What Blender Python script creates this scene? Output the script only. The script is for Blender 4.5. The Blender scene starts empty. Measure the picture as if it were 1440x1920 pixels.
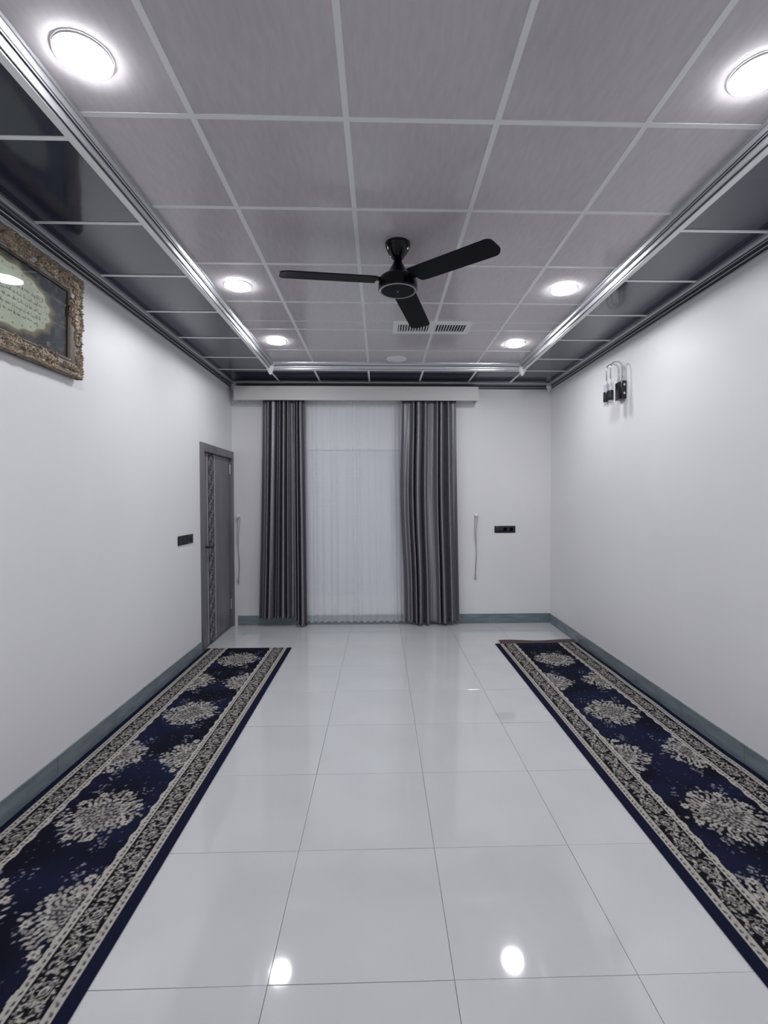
import bpy, bmesh, math, random
import numpy as np
from mathutils import Matrix, Vector

# ------------------------------------------------------------------ camera, world, exposure
SC = bpy.context.scene
COL = SC.collection
R = math.radians
PI = math.pi
F_PX, CX, CY = 917.69, 738.40, 957.58          # focal length and principal point for a 1440 x 1920 frame
YAW, PITCH, ROLL, CAM_H = -0.0273, -0.0235, -0.002, 1.5528

def make_camera():
    cy, sy = math.cos(YAW), math.sin(YAW)
    cp, sp = math.cos(PITCH), math.sin(PITCH)
    cr, sr = math.cos(ROLL), math.sin(ROLL)
    A = Matrix(((cy, sy, 0), (-sy, cy, 0), (0, 0, 1)))
    B = Matrix(((1, 0, 0), (0, cp, sp), (0, -sp, cp)))
    C = Matrix(((cr, 0, sr), (0, 1, 0), (-sr, 0, cr)))
    M = C @ B @ A                               # rows: right, forward, up
    cam = bpy.data.cameras.new('camera')
    ob = bpy.data.objects.new('camera', cam)
    COL.objects.link(ob)
    rot = Matrix((M[0], M[2], -M[1])).transposed().to_4x4()
    ob.matrix_world = Matrix.Translation((0, 0, CAM_H)) @ rot
    cam.sensor_fit = 'VERTICAL'
    cam.sensor_height = 24.0
    cam.lens = F_PX * 24.0 / 1920.0
    cam.shift_x = (720.0 - CX) / 1920.0
    cam.shift_y = (CY - 960.0) / 1920.0
    cam.clip_start = 0.02
    SC.camera = ob

make_camera()
W = bpy.data.worlds.new('world')
SC.world = W
W.use_nodes = True
W.node_tree.nodes['Background'].inputs[0].default_value = (0.02, 0.022, 0.03, 1)
W.node_tree.nodes['Background'].inputs[1].default_value = 1.0
SC.view_settings.view_transform = 'Standard'
SC.view_settings.look = 'None'
SC.view_settings.gamma = 1.0
SC.view_settings.use_curve_mapping = False
SC.view_settings.exposure = 0.0
LAMP = 156.0                                    # radiance of the ceiling light diffusers
LAMP_COLOUR = (0.965, 0.975, 1.0)
SC.cycles.use_denoising = True
SC.cycles.caustics_reflective = False
SC.cycles.caustics_refractive = False
SC.cycles.sample_clamp_indirect = 6.0
SC.cycles.max_bounces = 10
SC.cycles.diffuse_bounces = 6

# ------------------------------------------------------------------ room measures (metres)
XL, XR, YB, YF = -1.8175, 2.1262, 6.0694, -1.62
ZG, ZD = 3.052, 2.986                           # grey field and dark border of the ceiling
IL, IR, IB = -1.223, 1.598, 5.465               # line of the inner cornice

# ------------------------------------------------------------------ helpers
def link(o, parent=None):
    COL.objects.link(o)
    if parent is not None:
        o.parent = parent
    return o

def mesh_from(name, V, Fc, mat, smooth=False):
    me = bpy.data.meshes.new(name)
    me.from_pydata([tuple(v) for v in V], [], [tuple(f) for f in Fc])
    if mat: me.materials.append(mat)
    if smooth: me.polygons.foreach_set('use_smooth', [True] * len(me.polygons))
    me.update()
    return me

def obj(name, me, parent=None, loc=(0, 0, 0), rot=(0, 0, 0)):
    o = bpy.data.objects.new(name, me)
    o.location = loc
    o.rotation_euler = rot
    return link(o, parent)

def tag(o, label=None, cat=None, group=None, kind=None):
    if label: o['label'] = label
    if cat: o['category'] = cat
    if group: o['group'] = group
    if kind: o['kind'] = kind
    return o

def thing(name, label, cat, loc=(0, 0, 0), rot=(0, 0, 0), group=None):
    o = bpy.data.objects.new(name, None)
    o.location = loc
    o.rotation_euler = rot
    o.empty_display_size = 0.05
    link(o)
    return tag(o, label, cat, group)

class MB:
    """collects shapes into one mesh"""
    def __init__(s): s.V = []; s.F = []
    def add(s, V, Fc):
        n = len(s.V); s.V += [tuple(v) for v in V]; s.F += [tuple(i + n for i in f) for f in Fc]; return s
    def box(s, x0, x1, y0, y1, z0, z1, ch=0.0):
        if ch <= 0:
            V = [(x, y, z) for z in (z0, z1) for y in (y0, y1) for x in (x0, x1)]
            return s.add(V, [(0, 2, 3, 1), (4, 5, 7, 6), (0, 1, 5, 4), (2, 6, 7, 3), (0, 4, 6, 2), (1, 3, 7, 5)])
        bm = bmesh.new()
        bmesh.ops.create_cube(bm, size=1)
        for v in bm.verts:
            v.co = Vector(((x0 + x1) / 2 + v.co.x * (x1 - x0), (y0 + y1) / 2 + v.co.y * (y1 - y0), (z0 + z1) / 2 + v.co.z * (z1 - z0)))
        bmesh.ops.bevel(bm, geom=bm.edges[:], offset=ch, segments=2, affect='EDGES', profile=0.5)
        return s.bm(bm)
    def bm(s, bm):
        bm.verts.index_update()
        V = [v.co[:] for v in bm.verts]; Fc = [[v.index for v in f.verts] for f in bm.faces]
        bm.free()
        return s.add(V, Fc)
    def lathe(s, prof, c=(0, 0, 0), n=48, axis='z', caps=True):
        V = []; Fc = []
        for r, z in prof:
            for k in range(n):
                a = 2 * PI * k / n
                p = (r * math.cos(a), r * math.sin(a), z)
                if axis == 'x': p = (p[2], p[0], p[1])
                if axis == 'y': p = (p[0], -p[2], p[1])
                V.append((c[0] + p[0], c[1] + p[1], c[2] + p[2]))
        m = len(prof)
        for i in range(m - 1):
            for k in range(n):
                k2 = (k + 1) % n
                Fc.append((i * n + k, i * n + k2, (i + 1) * n + k2, (i + 1) * n + k))
        if caps:
            Fc.append(tuple(range(n - 1, -1, -1)))
            Fc.append(tuple((m - 1) * n + k for k in range(n)))
        return s.add(V, Fc)
    def tube(s, pts, r, n=10, caps=True):
        pts = [Vector(p) for p in pts]
        V = []; Fc = []
        rr = r if hasattr(r, '__len__') else [r] * len(pts)
        up = Vector((0.13, 0.31, 0.94)).normalized()
        for i, p in enumerate(pts):
            d = (pts[min(i + 1, len(pts) - 1)] - pts[max(i - 1, 0)]).normalized()
            a = d.cross(up)
            if a.length < 1e-3: a = d.cross(Vector((1, 0, 0)))
            a.normalize(); b = d.cross(a)
            for k in range(n):
                t = 2 * PI * k / n
                V.append((p + a * (rr[i] * math.cos(t)) + b * (rr[i] * math.sin(t)))[:])
        for i in range(len(pts) - 1):
            for k in range(n):
                k2 = (k + 1) % n
                Fc.append((i * n + k, i * n + k2, (i + 1) * n + k2, (i + 1) * n + k))
        if caps:
            Fc.append(tuple(range(n - 1, -1, -1)))
            Fc.append(tuple((len(pts) - 1) * n + k for k in range(n)))
        return s.add(V, Fc)
    def mesh(s, name, mat, smooth=False, angle=None):
        me = mesh_from(name, s.V, s.F, mat, smooth)
        bm = bmesh.new(); bm.from_mesh(me)
        bmesh.ops.recalc_face_normals(bm, faces=bm.faces[:])
        if angle is not None:
            for f in bm.faces: f.smooth = True
            for e in bm.edges:
                e.smooth = len(e.link_faces) == 2 and e.calc_face_angle(0) < R(angle)
        bm.to_mesh(me); bm.free()
        return me
    def build(s, name, mat, parent=None, loc=(0, 0, 0), rot=(0, 0, 0), smooth=False, angle=None):
        return obj(name, s.mesh(name, mat, smooth, angle), parent, loc, rot)

def struct(o): return tag(o, kind='structure')

def grid_mesh(name, P, mat, colour=None, smooth=True, keep=None):
    """P: (rows, cols, 3) array -> quad sheet, colour: (rows, cols, 3) linear colour attribute"""
    h, w = P.shape[:2]
    idx = np.arange(h * w).reshape(h, w)
    q = np.stack([idx[:-1, :-1], idx[:-1, 1:], idx[1:, 1:], idx[1:, :-1]], -1).reshape(-1, 4)
    if keep is not None: q = q[keep.reshape(-1)]
    me = bpy.data.meshes.new(name)
    me.vertices.add(h * w); me.vertices.foreach_set('co', P.reshape(-1).astype(np.float32))
    me.loops.add(q.size); me.loops.foreach_set('vertex_index', q.reshape(-1).astype(np.int32))
    me.polygons.add(len(q)); me.polygons.foreach_set('loop_start', np.arange(0, q.size, 4, dtype=np.int32))
    me.polygons.foreach_set('use_smooth', np.full(len(q), smooth))
    me.update(calc_edges=True)
    if colour is not None:
        a = me.color_attributes.new('weave', 'FLOAT_COLOR', 'POINT')
        c = np.ones((h * w, 4), np.float32); c[:, :3] = colour.reshape(-1, 3)
        a.data.foreach_set('color', c.reshape(-1))
    me.materials.append(mat)
    return me

# ------------------------------------------------------------------ materials
def new_mat(name):
    m = bpy.data.materials.new(name); m.use_nodes = True
    nt = m.node_tree; b = nt.nodes['Principled BSDF']
    return m, nt, b

def setp(b, **k):
    for n, v in k.items():
        n = n.replace('_', ' ')
        b.inputs[n].default_value = v

def mat(name, col, rough=0.5, metal=0.0, noise=None, bump=None, spec=0.5, coat=0.0, coat_rough=0.03, rough_var=None):
    """noise: (scale xyz, amount, second colour factor)  bump: (scale, strength, distance)"""
    m, nt, b = new_mat(name)
    setp(b, Base_Color=(*col, 1), Roughness=rough, Metallic=metal, Specular_IOR_Level=spec)
    if coat: setp(b, Coat_Weight=coat, Coat_Roughness=coat_rough)
    if noise or bump or rough_var:
        tc = nt.nodes.new('ShaderNodeTexCoord')
    if noise:
        mp = nt.nodes.new('ShaderNodeMapping'); mp.inputs['Scale'].default_value = noise[0]
        no = nt.nodes.new('ShaderNodeTexNoise'); no.inputs['Scale'].default_value = 1.0; no.inputs['Detail'].default_value = 6
        rp = nt.nodes.new('ShaderNodeValToRGB')
        rp.color_ramp.elements[0].position = 0.3; rp.color_ramp.elements[1].position = 0.7
        c2 = noise[2] if len(noise) > 2 else tuple(c * (1 - noise[1]) for c in col)
        rp.color_ramp.elements[0].color = (*c2, 1); rp.color_ramp.elements[1].color = (*[c * (1 + noise[1] * .5) for c in col], 1)
        nt.links.new(tc.outputs['Object'], mp.inputs[0]); nt.links.new(mp.outputs[0], no.inputs['Vector'])
        nt.links.new(no.outputs[0], rp.inputs[0]); nt.links.new(rp.outputs[0], b.inputs['Base Color'])
    if bump:
        nb = nt.nodes.new('ShaderNodeTexNoise'); nb.inputs['Scale'].default_value = bump[0]; nb.inputs['Detail'].default_value = 3
        bp = nt.nodes.new('ShaderNodeBump'); bp.inputs['Strength'].default_value = bump[1]; bp.inputs['Distance'].default_value = bump[2]
        nt.links.new(tc.outputs['Object'], nb.inputs['Vector']); nt.links.new(nb.outputs[0], bp.inputs['Height'])
        nt.links.new(bp.outputs[0], b.inputs['Normal'])
    return m

def vc_mat(name, rough, spec=0.3, sheen=0.0, bump=None, metal=0.0):
    m, nt, b = new_mat(name)
    a = nt.nodes.new('ShaderNodeVertexColor'); a.layer_name = 'weave'
    nt.links.new(a.outputs[0], b.inputs['Base Color'])
    setp(b, Roughness=rough, Specular_IOR_Level=spec, Metallic=metal)
    if sheen: setp(b, Sheen_Weight=sheen, Sheen_Roughness=0.5)
    if bump:
        tc = nt.nodes.new('ShaderNodeTexCoord')
        nb = nt.nodes.new('ShaderNodeTexNoise'); nb.inputs['Scale'].default_value = bump[0]
        bp = nt.nodes.new('ShaderNodeBump'); bp.inputs['Strength'].default_value = bump[1]; bp.inputs['Distance'].default_value = bump[2]
        nt.links.new(tc.outputs['Object'], nb.inputs['Vector']); nt.links.new(nb.outputs[0], bp.inputs['Height']); nt.links.new(bp.outputs[0], b.inputs['Normal'])
    return m

def glass_mat(name, tint=(1, 1, 1), gloss=0.02, ior=1.5, boost=1.0):
    m, nt, b = new_mat(name); nt.nodes.remove(b)
    out = nt.nodes['Material Output']
    tr = nt.nodes.new('ShaderNodeBsdfTransparent'); tr.inputs[0].default_value = (*tint, 1)
    gl = nt.nodes.new('ShaderNodeBsdfGlossy'); gl.inputs['Roughness'].default_value = gloss
    fr = nt.nodes.new('ShaderNodeFresnel'); fr.inputs[0].default_value = ior
    mu = nt.nodes.new('ShaderNodeMath'); mu.operation = 'MULTIPLY'; mu.inputs[1].default_value = boost; mu.use_clamp = True
    mx = nt.nodes.new('ShaderNodeMixShader')
    ge = nt.nodes.new('ShaderNodeNewGeometry'); sb = nt.nodes.new('ShaderNodeMath'); sb.operation = 'SUBTRACT'; sb.inputs[0].default_value = 1.0
    m2 = nt.nodes.new('ShaderNodeMath'); m2.operation = 'MULTIPLY'
    nt.links.new(ge.outputs['Backfacing'], sb.inputs[1]); nt.links.new(fr.outputs[0], mu.inputs[0])
    nt.links.new(mu.outputs[0], m2.inputs[0]); nt.links.new(sb.outputs[0], m2.inputs[1]); nt.links.new(m2.outputs[0], mx.inputs[0])
    nt.links.new(tr.outputs[0], mx.inputs[1]); nt.links.new(gl.outputs[0], mx.inputs[2]); nt.links.new(mx.outputs[0], out.inputs[0])
    return m

M_wall = mat('wall_paint', (0.775, 0.772, 0.785), 0.42, noise=((0.7, 0.7, 0.7), 0.05), bump=(60, 0.03, 0.002), spec=0.3)
M_tile = mat('porcelain_tile', (0.575, 0.585, 0.605), 0.05, noise=((2.2, 2.2, 2.2), 0.05), spec=0.8)
M_grout = mat('grout', (0.20, 0.205, 0.22), 0.8)
M_grey_panel = mat('grey_ceiling_panel', (0.545, 0.515, 0.535), 0.13, noise=((38, 9.0, 5), 0.06, (0.50, 0.475, 0.497)), spec=0.5)
M_dark_panel = mat('dark_ceiling_panel', (0.039, 0.044, 0.070), 0.11, spec=0.8)
M_grid = mat('ceiling_grid_metal', (0.76, 0.76, 0.78), 0.45)
M_grid_light = mat('border_grid_metal', (0.90, 0.90, 0.90), 0.45)
M_silver = mat('silver_moulding', (0.58, 0.59, 0.62), 0.30, 0.75, bump=(160, 0.25, 0.002))
M_silver_dark = mat('silver_wall_moulding', (0.50, 0.51, 0.54), 0.35, 0.6, bump=(160, 0.2, 0.002))
M_groove = mat('moulding_groove_black', (0.03, 0.031, 0.037), 0.3)
M_block = mat('corner_block_white', (0.8, 0.81, 0.84), 0.3)
M_base = mat('baseboard_tile', (0.185, 0.225, 0.25), 0.22, noise=((5, 5, 22), 0.25, (0.14, 0.172, 0.195)), spec=0.5)
M_base_joint = mat('baseboard_grout', (0.34, 0.36, 0.38), 0.8)
M_door = mat('grey_door_wood', (0.155, 0.150, 0.160), 0.38, noise=((40, 14, 1.6), 0.3, (0.115, 0.111, 0.12)))
M_door_bead = mat('door_bead', (0.34, 0.335, 0.35), 0.35)
M_door_lace = mat('door_lace', (0.165, 0.16, 0.17), 0.4)
M_door_dark = mat('door_strip_ground', (0.058, 0.056, 0.063), 0.5)
M_black = mat('black_plastic', (0.008, 0.008, 0.010), 0.25)
M_black_matte = mat('black_metal', (0.012, 0.012, 0.014), 0.4)
M_fan = mat('fan_black_gloss', (0.004, 0.004, 0.006), 0.10, spec=0.25)
M_blade = mat('fan_blade_black', (0.007, 0.007, 0.009), 0.55, spec=0.12)
M_ring = mat('fan_ring_silver', (0.30, 0.30, 0.33), 0.3, 0.4)
M_white = mat('white_plastic', (0.78, 0.78, 0.79), 0.4)
M_vent_dark = mat('vent_dark', (0.03, 0.03, 0.033), 0.7)
M_curtain, nt, b = new_mat('charcoal_satin')
setp(b, Base_Color=(0.27, 0.266, 0.29, 1), Roughness=0.40, Specular_IOR_Level=0.5, Metallic=0.65, Anisotropic=0.8, Anisotropic_Rotation=0.25)
tg = nt.nodes.new('ShaderNodeTangent'); tg.direction_type = 'RADIAL'; tg.axis = 'Z'; nt.links.new(tg.outputs[0], b.inputs['Tangent'])
M_pelmet = mat('pelmet_board', (0.62, 0.61, 0.61), 0.5)
M_chrome = mat('chrome', (0.75, 0.74, 0.72), 0.12, 1.0)
M_cord = mat('cord_beige', (0.42, 0.40, 0.38), 0.7)
M_glass = glass_mat('clear_glass', (0.94, 0.95, 0.96), 0.02, 1.5, 1.6)
M_pane = glass_mat('picture_glass', (0.97, 0.98, 0.97), 0.01, 1.5, 1.6)
M_rug = vc_mat('rug_pile', 0.95, 0.1, bump=(420, 0.5, 0.004))
M_rug_edge = mat('rug_selvage', (0.12, 0.085, 0.085), 0.9, bump=(300, 0.5, 0.004))
M_rug_band = mat('rug_end_band', (0.085, 0.058, 0.060), 0.9, noise=((60, 60, 60), 0.4))
M_rug_back = mat('rug_backing', (0.03, 0.03, 0.045), 0.95)
M_gold = vc_mat('antique_gold', 0.42, 0.5, metal=0.35)
M_art = vc_mat('print_paper', 0.6, 0.3)
M_frame_back = mat('frame_back', (0.05, 0.035, 0.025), 0.7)
M_shutter = mat('window_shutter', (0.70, 0.72, 0.75), 0.5)
M_alu = mat('window_aluminium', (0.80, 0.82, 0.85), 0.4)
M_plaster = mat('slab', (0.5, 0.5, 0.5), 0.9)
M_hinge = mat('hinge_steel', (0.6, 0.6, 0.62), 0.3, 0.8)

M_lamp, nt, b = new_mat('led_diffuser')
setp(b, Base_Color=(0.9, 0.9, 0.9, 1), Emission_Color=(*LAMP_COLOUR, 1), Emission_Strength=LAMP)

M_sheer, nt, b = new_mat('sheer_voile'); nt.nodes.remove(b)
d1 = nt.nodes.new('ShaderNodeBsdfDiffuse'); d1.inputs[0].default_value = (0.88, 0.90, 0.94, 1)
d2 = nt.nodes.new('ShaderNodeBsdfTranslucent'); d2.inputs[0].default_value = (0.88, 0.90, 0.94, 1)
d3 = nt.nodes.new('ShaderNodeBsdfTransparent')
x1 = nt.nodes.new('ShaderNodeMixShader'); x1.inputs[0].default_value = 0.35
x2 = nt.nodes.new('ShaderNodeMixShader'); x2.inputs[0].default_value = 0.46
nt.links.new(d1.outputs[0], x1.inputs[1]); nt.links.new(d2.outputs[0], x1.inputs[2])
nt.links.new(x1.outputs[0], x2.inputs[1]); nt.links.new(d3.outputs[0], x2.inputs[2])
nt.links.new(x2.outputs[0], nt.nodes['Material Output'].inputs[0])

rng = random.Random(7)
nrg = np.random.default_rng(11)

# ------------------------------------------------------------------ floor and its tiles
floor = struct(MB().box(XL - .2, XR + .2, YF - .2, YB + .2, -0.12, -0.0035).build('floor', M_grout))
TILE, GAP = 0.6, 0.0020
tile_cache = {}
def add_tile(parent, name, x0, x1, y0, y1, z0, z1, m, gap, ch, tilt, cache):
    w, d = x1 - x0 - gap, y1 - y0 - gap
    if w < 0.012 or d < 0.012: return None
    key = (round(w, 4), round(d, 4))
    if key not in cache:
        mb = MB()
        h = z1 - z0
        up = z0 < 1
        a, e = (w / 2, d / 2), (w / 2 - ch, d / 2 - ch)
        zb, zm, zt = (0, h - ch * .5, h) if up else (h, ch * .5, 0)
        V = [(sx * a[0], sy * a[1], zb) for sx, sy in ((-1, -1), (1, -1), (1, 1), (-1, 1))] + \
            [(sx * a[0], sy * a[1], zm) for sx, sy in ((-1, -1), (1, -1), (1, 1), (-1, 1))] + \
            [(sx * e[0], sy * e[1], zt) for sx, sy in ((-1, -1), (1, -1), (1, 1), (-1, 1))]
        Fc = [(8, 9, 10, 11)]
        for k in range(4):
            n = (k + 1) % 4
            Fc += [(k, n, 4 + n, 4 + k), (4 + k, 4 + n, 8 + n, 8 + k)]
        Fc.append((3, 2, 1, 0))
        mb.add(V, Fc)
        cache[key] = mb.mesh(name, m)
    t = (rng.gauss(0, tilt), rng.gauss(0, tilt), 0)
    return obj(name, cache[key], parent, ((x0 + x1) / 2, (y0 + y1) / 2, z0), t)

xs = [XL] + [-0.3647 + TILE * k for k in range(-2, 5) if XL < -0.3647 + TILE * k < XR] + [XR]
ys = [YF] + [1.5385 + TILE * k for k in range(-6, 9) if YF < 1.5385 + TILE * k < YB] + [YB]
for i in range(len(xs) - 1):
    for j in range(len(ys) - 1):
        add_tile(floor, 'tile', xs[i], xs[i + 1], ys[j], ys[j + 1], -0.009, 0.0, M_tile, GAP, 0.0005, R(0.06), tile_cache)

# ------------------------------------------------------------------ ceiling: slab, grey panels, dark border panels, grid strips
mb = MB().box(XL - .2, XR + .2, YF - .2, YB + .2, ZG + 0.012, ZG + 0.16)
mb.box(XL, IL + .004, YF, YB, ZD + 0.012, ZG + 0.011).box(IR - .004, XR, YF, YB, ZD + 0.012, ZG + 0.011).box(IL + .004, IR - .004, IB - .004, YB, ZD + 0.012, ZG + 0.011)
ceiling = struct(mb.build('ceiling', M_plaster))
gx = [IL - .0] + [-0.731 + .6 * k for k in range(4)] + [IR]
gy = [YF] + [1.9705 + .6 * k for k in range(-5, 6) if YF + .02 < 1.9705 + .6 * k < IB - .02] + [IB]
pc = {}
for i in range(len(gx) - 1):
    for j in range(len(gy) - 1):
        add_tile(ceiling, 'panel', gx[i], gx[i + 1], gy[j], gy[j + 1], ZG, ZG + 0.010, M_grey_panel, 0.004, 0.0, R(0.10), pc)
def strip(x0, x1, y0, y1, z0, m):
    return MB().box(x0, x1, y0, y1, z0, z0 + .012, 0.0).build('grid_strip', m, ceiling)
for x in gx[1:-1]: strip(x - .012, x + .012, YF, IB, ZG - .0020, M_grid)
for y in gy[1:-1]: strip(IL, IR, y - .012, y + .012, ZG - .0014, M_grid)
strip(IL, IR, 4.168, 4.174, ZG - .0015, M_grid)           # narrow joint beside the air vent
dy = [YF] + [2.0075 + .6 * k for k in range(-6, 6) if YF + .02 < 2.0075 + .6 * k] + [IB]
dc = {}
for x0, x1 in ((XL, IL), (IR, XR)):
    for j in range(len(dy) - 1):
        add_tile(ceiling, 'border_panel', x0, x1, dy[j], dy[j + 1], ZD, ZD + 0.010, M_dark_panel, 0.004, 0.0, R(0.12), dc)
    for y in dy[1:]: strip(x0, x1, y - .011, y + .011, ZD - .0035, M_grid_light)
dx = [XL, IL, -0.73, -0.13, 0.48, 1.08, IR, XR]
for i in range(len(dx) - 1):
    add_tile(ceiling, 'border_panel', dx[i], dx[i + 1], IB, YB, ZD, ZD + 0.010, M_dark_panel, 0.004, 0.0, R(0.12), dc)
for x in dx[1:-1]: strip(x - .011, x + .011, IB, YB, ZD - .0030, M_grid_light)

# ------------------------------------------------------------------ walls
WT = 0.16
DY0, DY1, DZ1 = 5.035, 6.045, 2.085                   # opening of the door in the left wall
WX0, WX1, WZ0, WZ1 = -1.05, 0.42, 0.36, 2.16          # opening of the window in the back wall
mb = MB().box(XL - WT, XL, YF - WT, DY0, -.1, ZG + .1).box(XL - WT, XL, DY1, YB + WT, -.1, ZG + .1).box(XL - WT, XL, DY0, DY1, DZ1, ZG + .1)
struct(mb.build('wall_left', M_wall))
struct(MB().box(XR, XR + WT, YF - WT, YB + WT, -.1, ZG + .1).build('wall_right', M_wall))
mb = MB().box(XL, WX0, YB, YB + WT, -.1, ZG + .1).box(WX1, XR, YB, YB + WT, -.1, ZG + .1).box(WX0, WX1, YB, YB + WT, -.1, WZ0).box(WX0, WX1, YB, YB + WT, WZ1, ZG + .1)
struct(mb.build('wall_back', M_wall))
struct(MB().box(XL, XR, YF - WT, YF, -.1, ZG + .1).build('wall_front', M_wall))

# ------------------------------------------------------------------ cornices
def sweep(prof, path, nrm):
    """prof: list of (offset, z); path: two (x, y, mitre sign) points; nrm: direction of the offset in plan"""
    (ax, ay, am), (bx, by, bm_) = path
    d = Vector((bx - ax, by - ay)).normalized()
    V = []; n = len(prof)
    for (px, py, m) in path:
        for o, z in prof:
            V.append((px + nrm[0] * o + d.x * m * o, py + nrm[1] * o + d.y * m * o, z))
    Fc = [(i, i + 1, n + i + 1, n + i) for i in range(n - 1)]
    Fc += [(n - 1, 0, n, 2 * n - 1), tuple(range(n)), tuple(range(2 * n - 1, n - 1, -1))]
    return V, Fc

IN = [(-.012, 2.988), (-.012, 2.979), (.021, 2.979), (.022, 2.984), (.0245, 2.986), (.027, 2.983), (.029, 2.986), (.0295, 2.993), (.0325, 3.001),
      (.035, 3.008), (.036, 3.015), (.041, 3.017), (.044, 3.013), (.047, 3.017), (.047, 3.024), (.052, 3.034), (.055, 3.040), (.062, 3.041), (.064, 3.0535), (.0, 3.0535)]
OUT = [(-.002, 2.906), (.006, 2.906), (.008, 2.913), (.009, 2.924), (.014, 2.929), (.016, 2.934), (.017, 2.947), (.020, 2.954), (.024, 2.956),
       (.026, 2.964), (.034, 2.967), (.040, 2.972), (.042, 2.9875), (-.002, 2.9875)]
def cornice(n, prof, path, nrm, m, dark=()):
    V, Fc = sweep(prof, path, nrm)
    o = MB().add(V, Fc).build('trim_%d' % n, m)
    o.data.materials.append(M_groove)
    for k in dark: o.data.polygons[k].material_index = 1
    if prof is IN:
        o.data.materials.append(M_grid_light); o.data.polygons[1].material_index = 2
    return struct(o)
cornice(1, IN, ((IL, YF, 0), (IL, IB, -1)), (1, 0), M_silver, (3, 5, 10, 13))
cornice(2, IN, ((IR, YF, 0), (IR, IB, -1)), (-1, 0), M_silver, (3, 5, 10, 13))
tb = cornice(3, IN, ((IL, IB, 1), (IR, IB, -1)), (0, -1), M_silver, (3, 5, 10, 13))
cornice(4, OUT, ((XL, YF, 0), (XL, YB, -1)), (1, 0), M_silver_dark, (2, 3, 5, 6, 8))
cornice(5, OUT, ((XR, YF, 0), (XR, YB, -1)), (-1, 0), M_silver_dark, (2, 3, 5, 6, 8))
tw = cornice(6, OUT, ((XL, YB, 1), (XR, YB, -1)), (0, -1), M_silver_dark, (2, 3, 5, 6, 8))

def corner_block(parent, x, y, ztop, zbot, r, tail):
    V = []; Fc = []
    n = 6
    levels = [(0.75, ztop), (1.0, ztop - .35 * (ztop - zbot)), (0.9, ztop - .65 * (ztop - zbot)), (0.45, zbot), (0.18, zbot - tail)]
    for k, (s, z) in enumerate(levels):
        for q in range(n):
            a = PI / 6 + (q + 0.5 * (k % 2)) * 2 * PI / n
            V.append((x + r * s * math.cos(a), y + r * s * math.sin(a), z))
    for k in range(len(levels) - 1):
        for q in range(n):
            q2 = (q + 1) % n
            Fc.append((k * n + q, k * n + q2, (k + 1) * n + q2, (k + 1) * n + q))
    Fc += [tuple(range(n)), tuple(range((len(levels) - 1) * n, len(levels) * n))]
    o = MB().add(V, Fc).build('corner_block', M_block, parent)
    o['label'] = 'small white faceted corner block where two mouldings meet'
    return o
corner_block(tb, IL + .022, IB - .040, 3.046, 2.938, 0.048, 0.018)
corner_block(tb, IR - .022, IB - .040, 3.046, 2.938, 0.048, 0.018)
corner_block(tw, XL + .030, YB - .034, 2.978, 2.900, 0.040, 0.030)
corner_block(tw, XR - .034, YB - .034, 2.978, 2.900, 0.040, 0.035)

# ------------------------------------------------------------------ baseboards: a backing and its tiles
BH, BT = 0.117, 0.011
def baseboard(side, axis, const, inward, ranges, offset):
    mb = MB(); tiles = []
    for a0, a1 in ranges:
        e = const + inward * (BT - .003)
        lo, hi = min(const, e), max(const, e)
        if axis == 'y': mb.box(lo, hi, a0, a1, 0.0005, BH - .001)
        else: mb.box(a0, a1, lo, hi, 0.0005, BH - .001)
        cuts = [a0] + [c for c in [offset + .6 * k for k in range(-8, 14)] if a0 + .03 < c < a1 - .03] + [a1]
        tiles += list(zip(cuts[:-1], cuts[1:]))
    root = struct(mb.build('baseboard_%s' % side, M_base_joint))
    for a0, a1 in tiles:
        e = const + inward * BT
        lo, hi = min(const, e), max(const, e)
        lo, hi = (const + .002, hi) if inward > 0 else (lo, const - .002)
        g = .0015
        t = MB()
        if axis == 'y': t.box(lo, hi, a0 + g, a1 - g, 0.0008, BH, .0016)
        else: t.box(a0 + g, a1 - g, lo, hi, 0.0008, BH, .0016)
        t.build('tile', M_base, root)
baseboard('left', 'y', XL, 1, [(YF, 4.99)], 0.35)
baseboard('right', 'y', XR, -1, [(YF, YB)], 0.36)
baseboard('back', 'x', YB, -1, [(XL + .055, XR - BT)], 0.17)

# ------------------------------------------------------------------ door in the left wall
door = MB()
c0, c1, ct = 4.985, 6.066, 2.135
cx0, cx1 = XL - .07, XL + .020
door.box(cx0, cx1, c0, c0 + .085, 0.001, ct, .004).box(cx0, cx1, c1 - .045, c1, 0.001, ct, .004).box(cx0, cx1, c0 + .085, c1 - .045, ct - .085, ct, .004)
door = struct(door.build('door_1', M_door, angle=30))
tag(door, 'grey wood-grain door with a lace-patterned vertical strip and black lever handle')
LX = XL - .020
leaf = MB().box(LX - .04, LX, c0 + .088, c1 - .048, 0.006, ct - .088, .002).build('door_leaf', M_door, door)
s0, s1 = 5.255, 5.455
strip_o = MB().box(LX - .002, LX + .002, s0, s1, 0.008, ct - .09).build('ornament_strip', M_door_dark, leaf)
strip_o['label'] = 'dark strip with a pale lace pattern of linked rings'
lace = MB()
cyc = 0.155; ym = (s0 + s1) / 2
k = 0; z = 0.06
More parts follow.
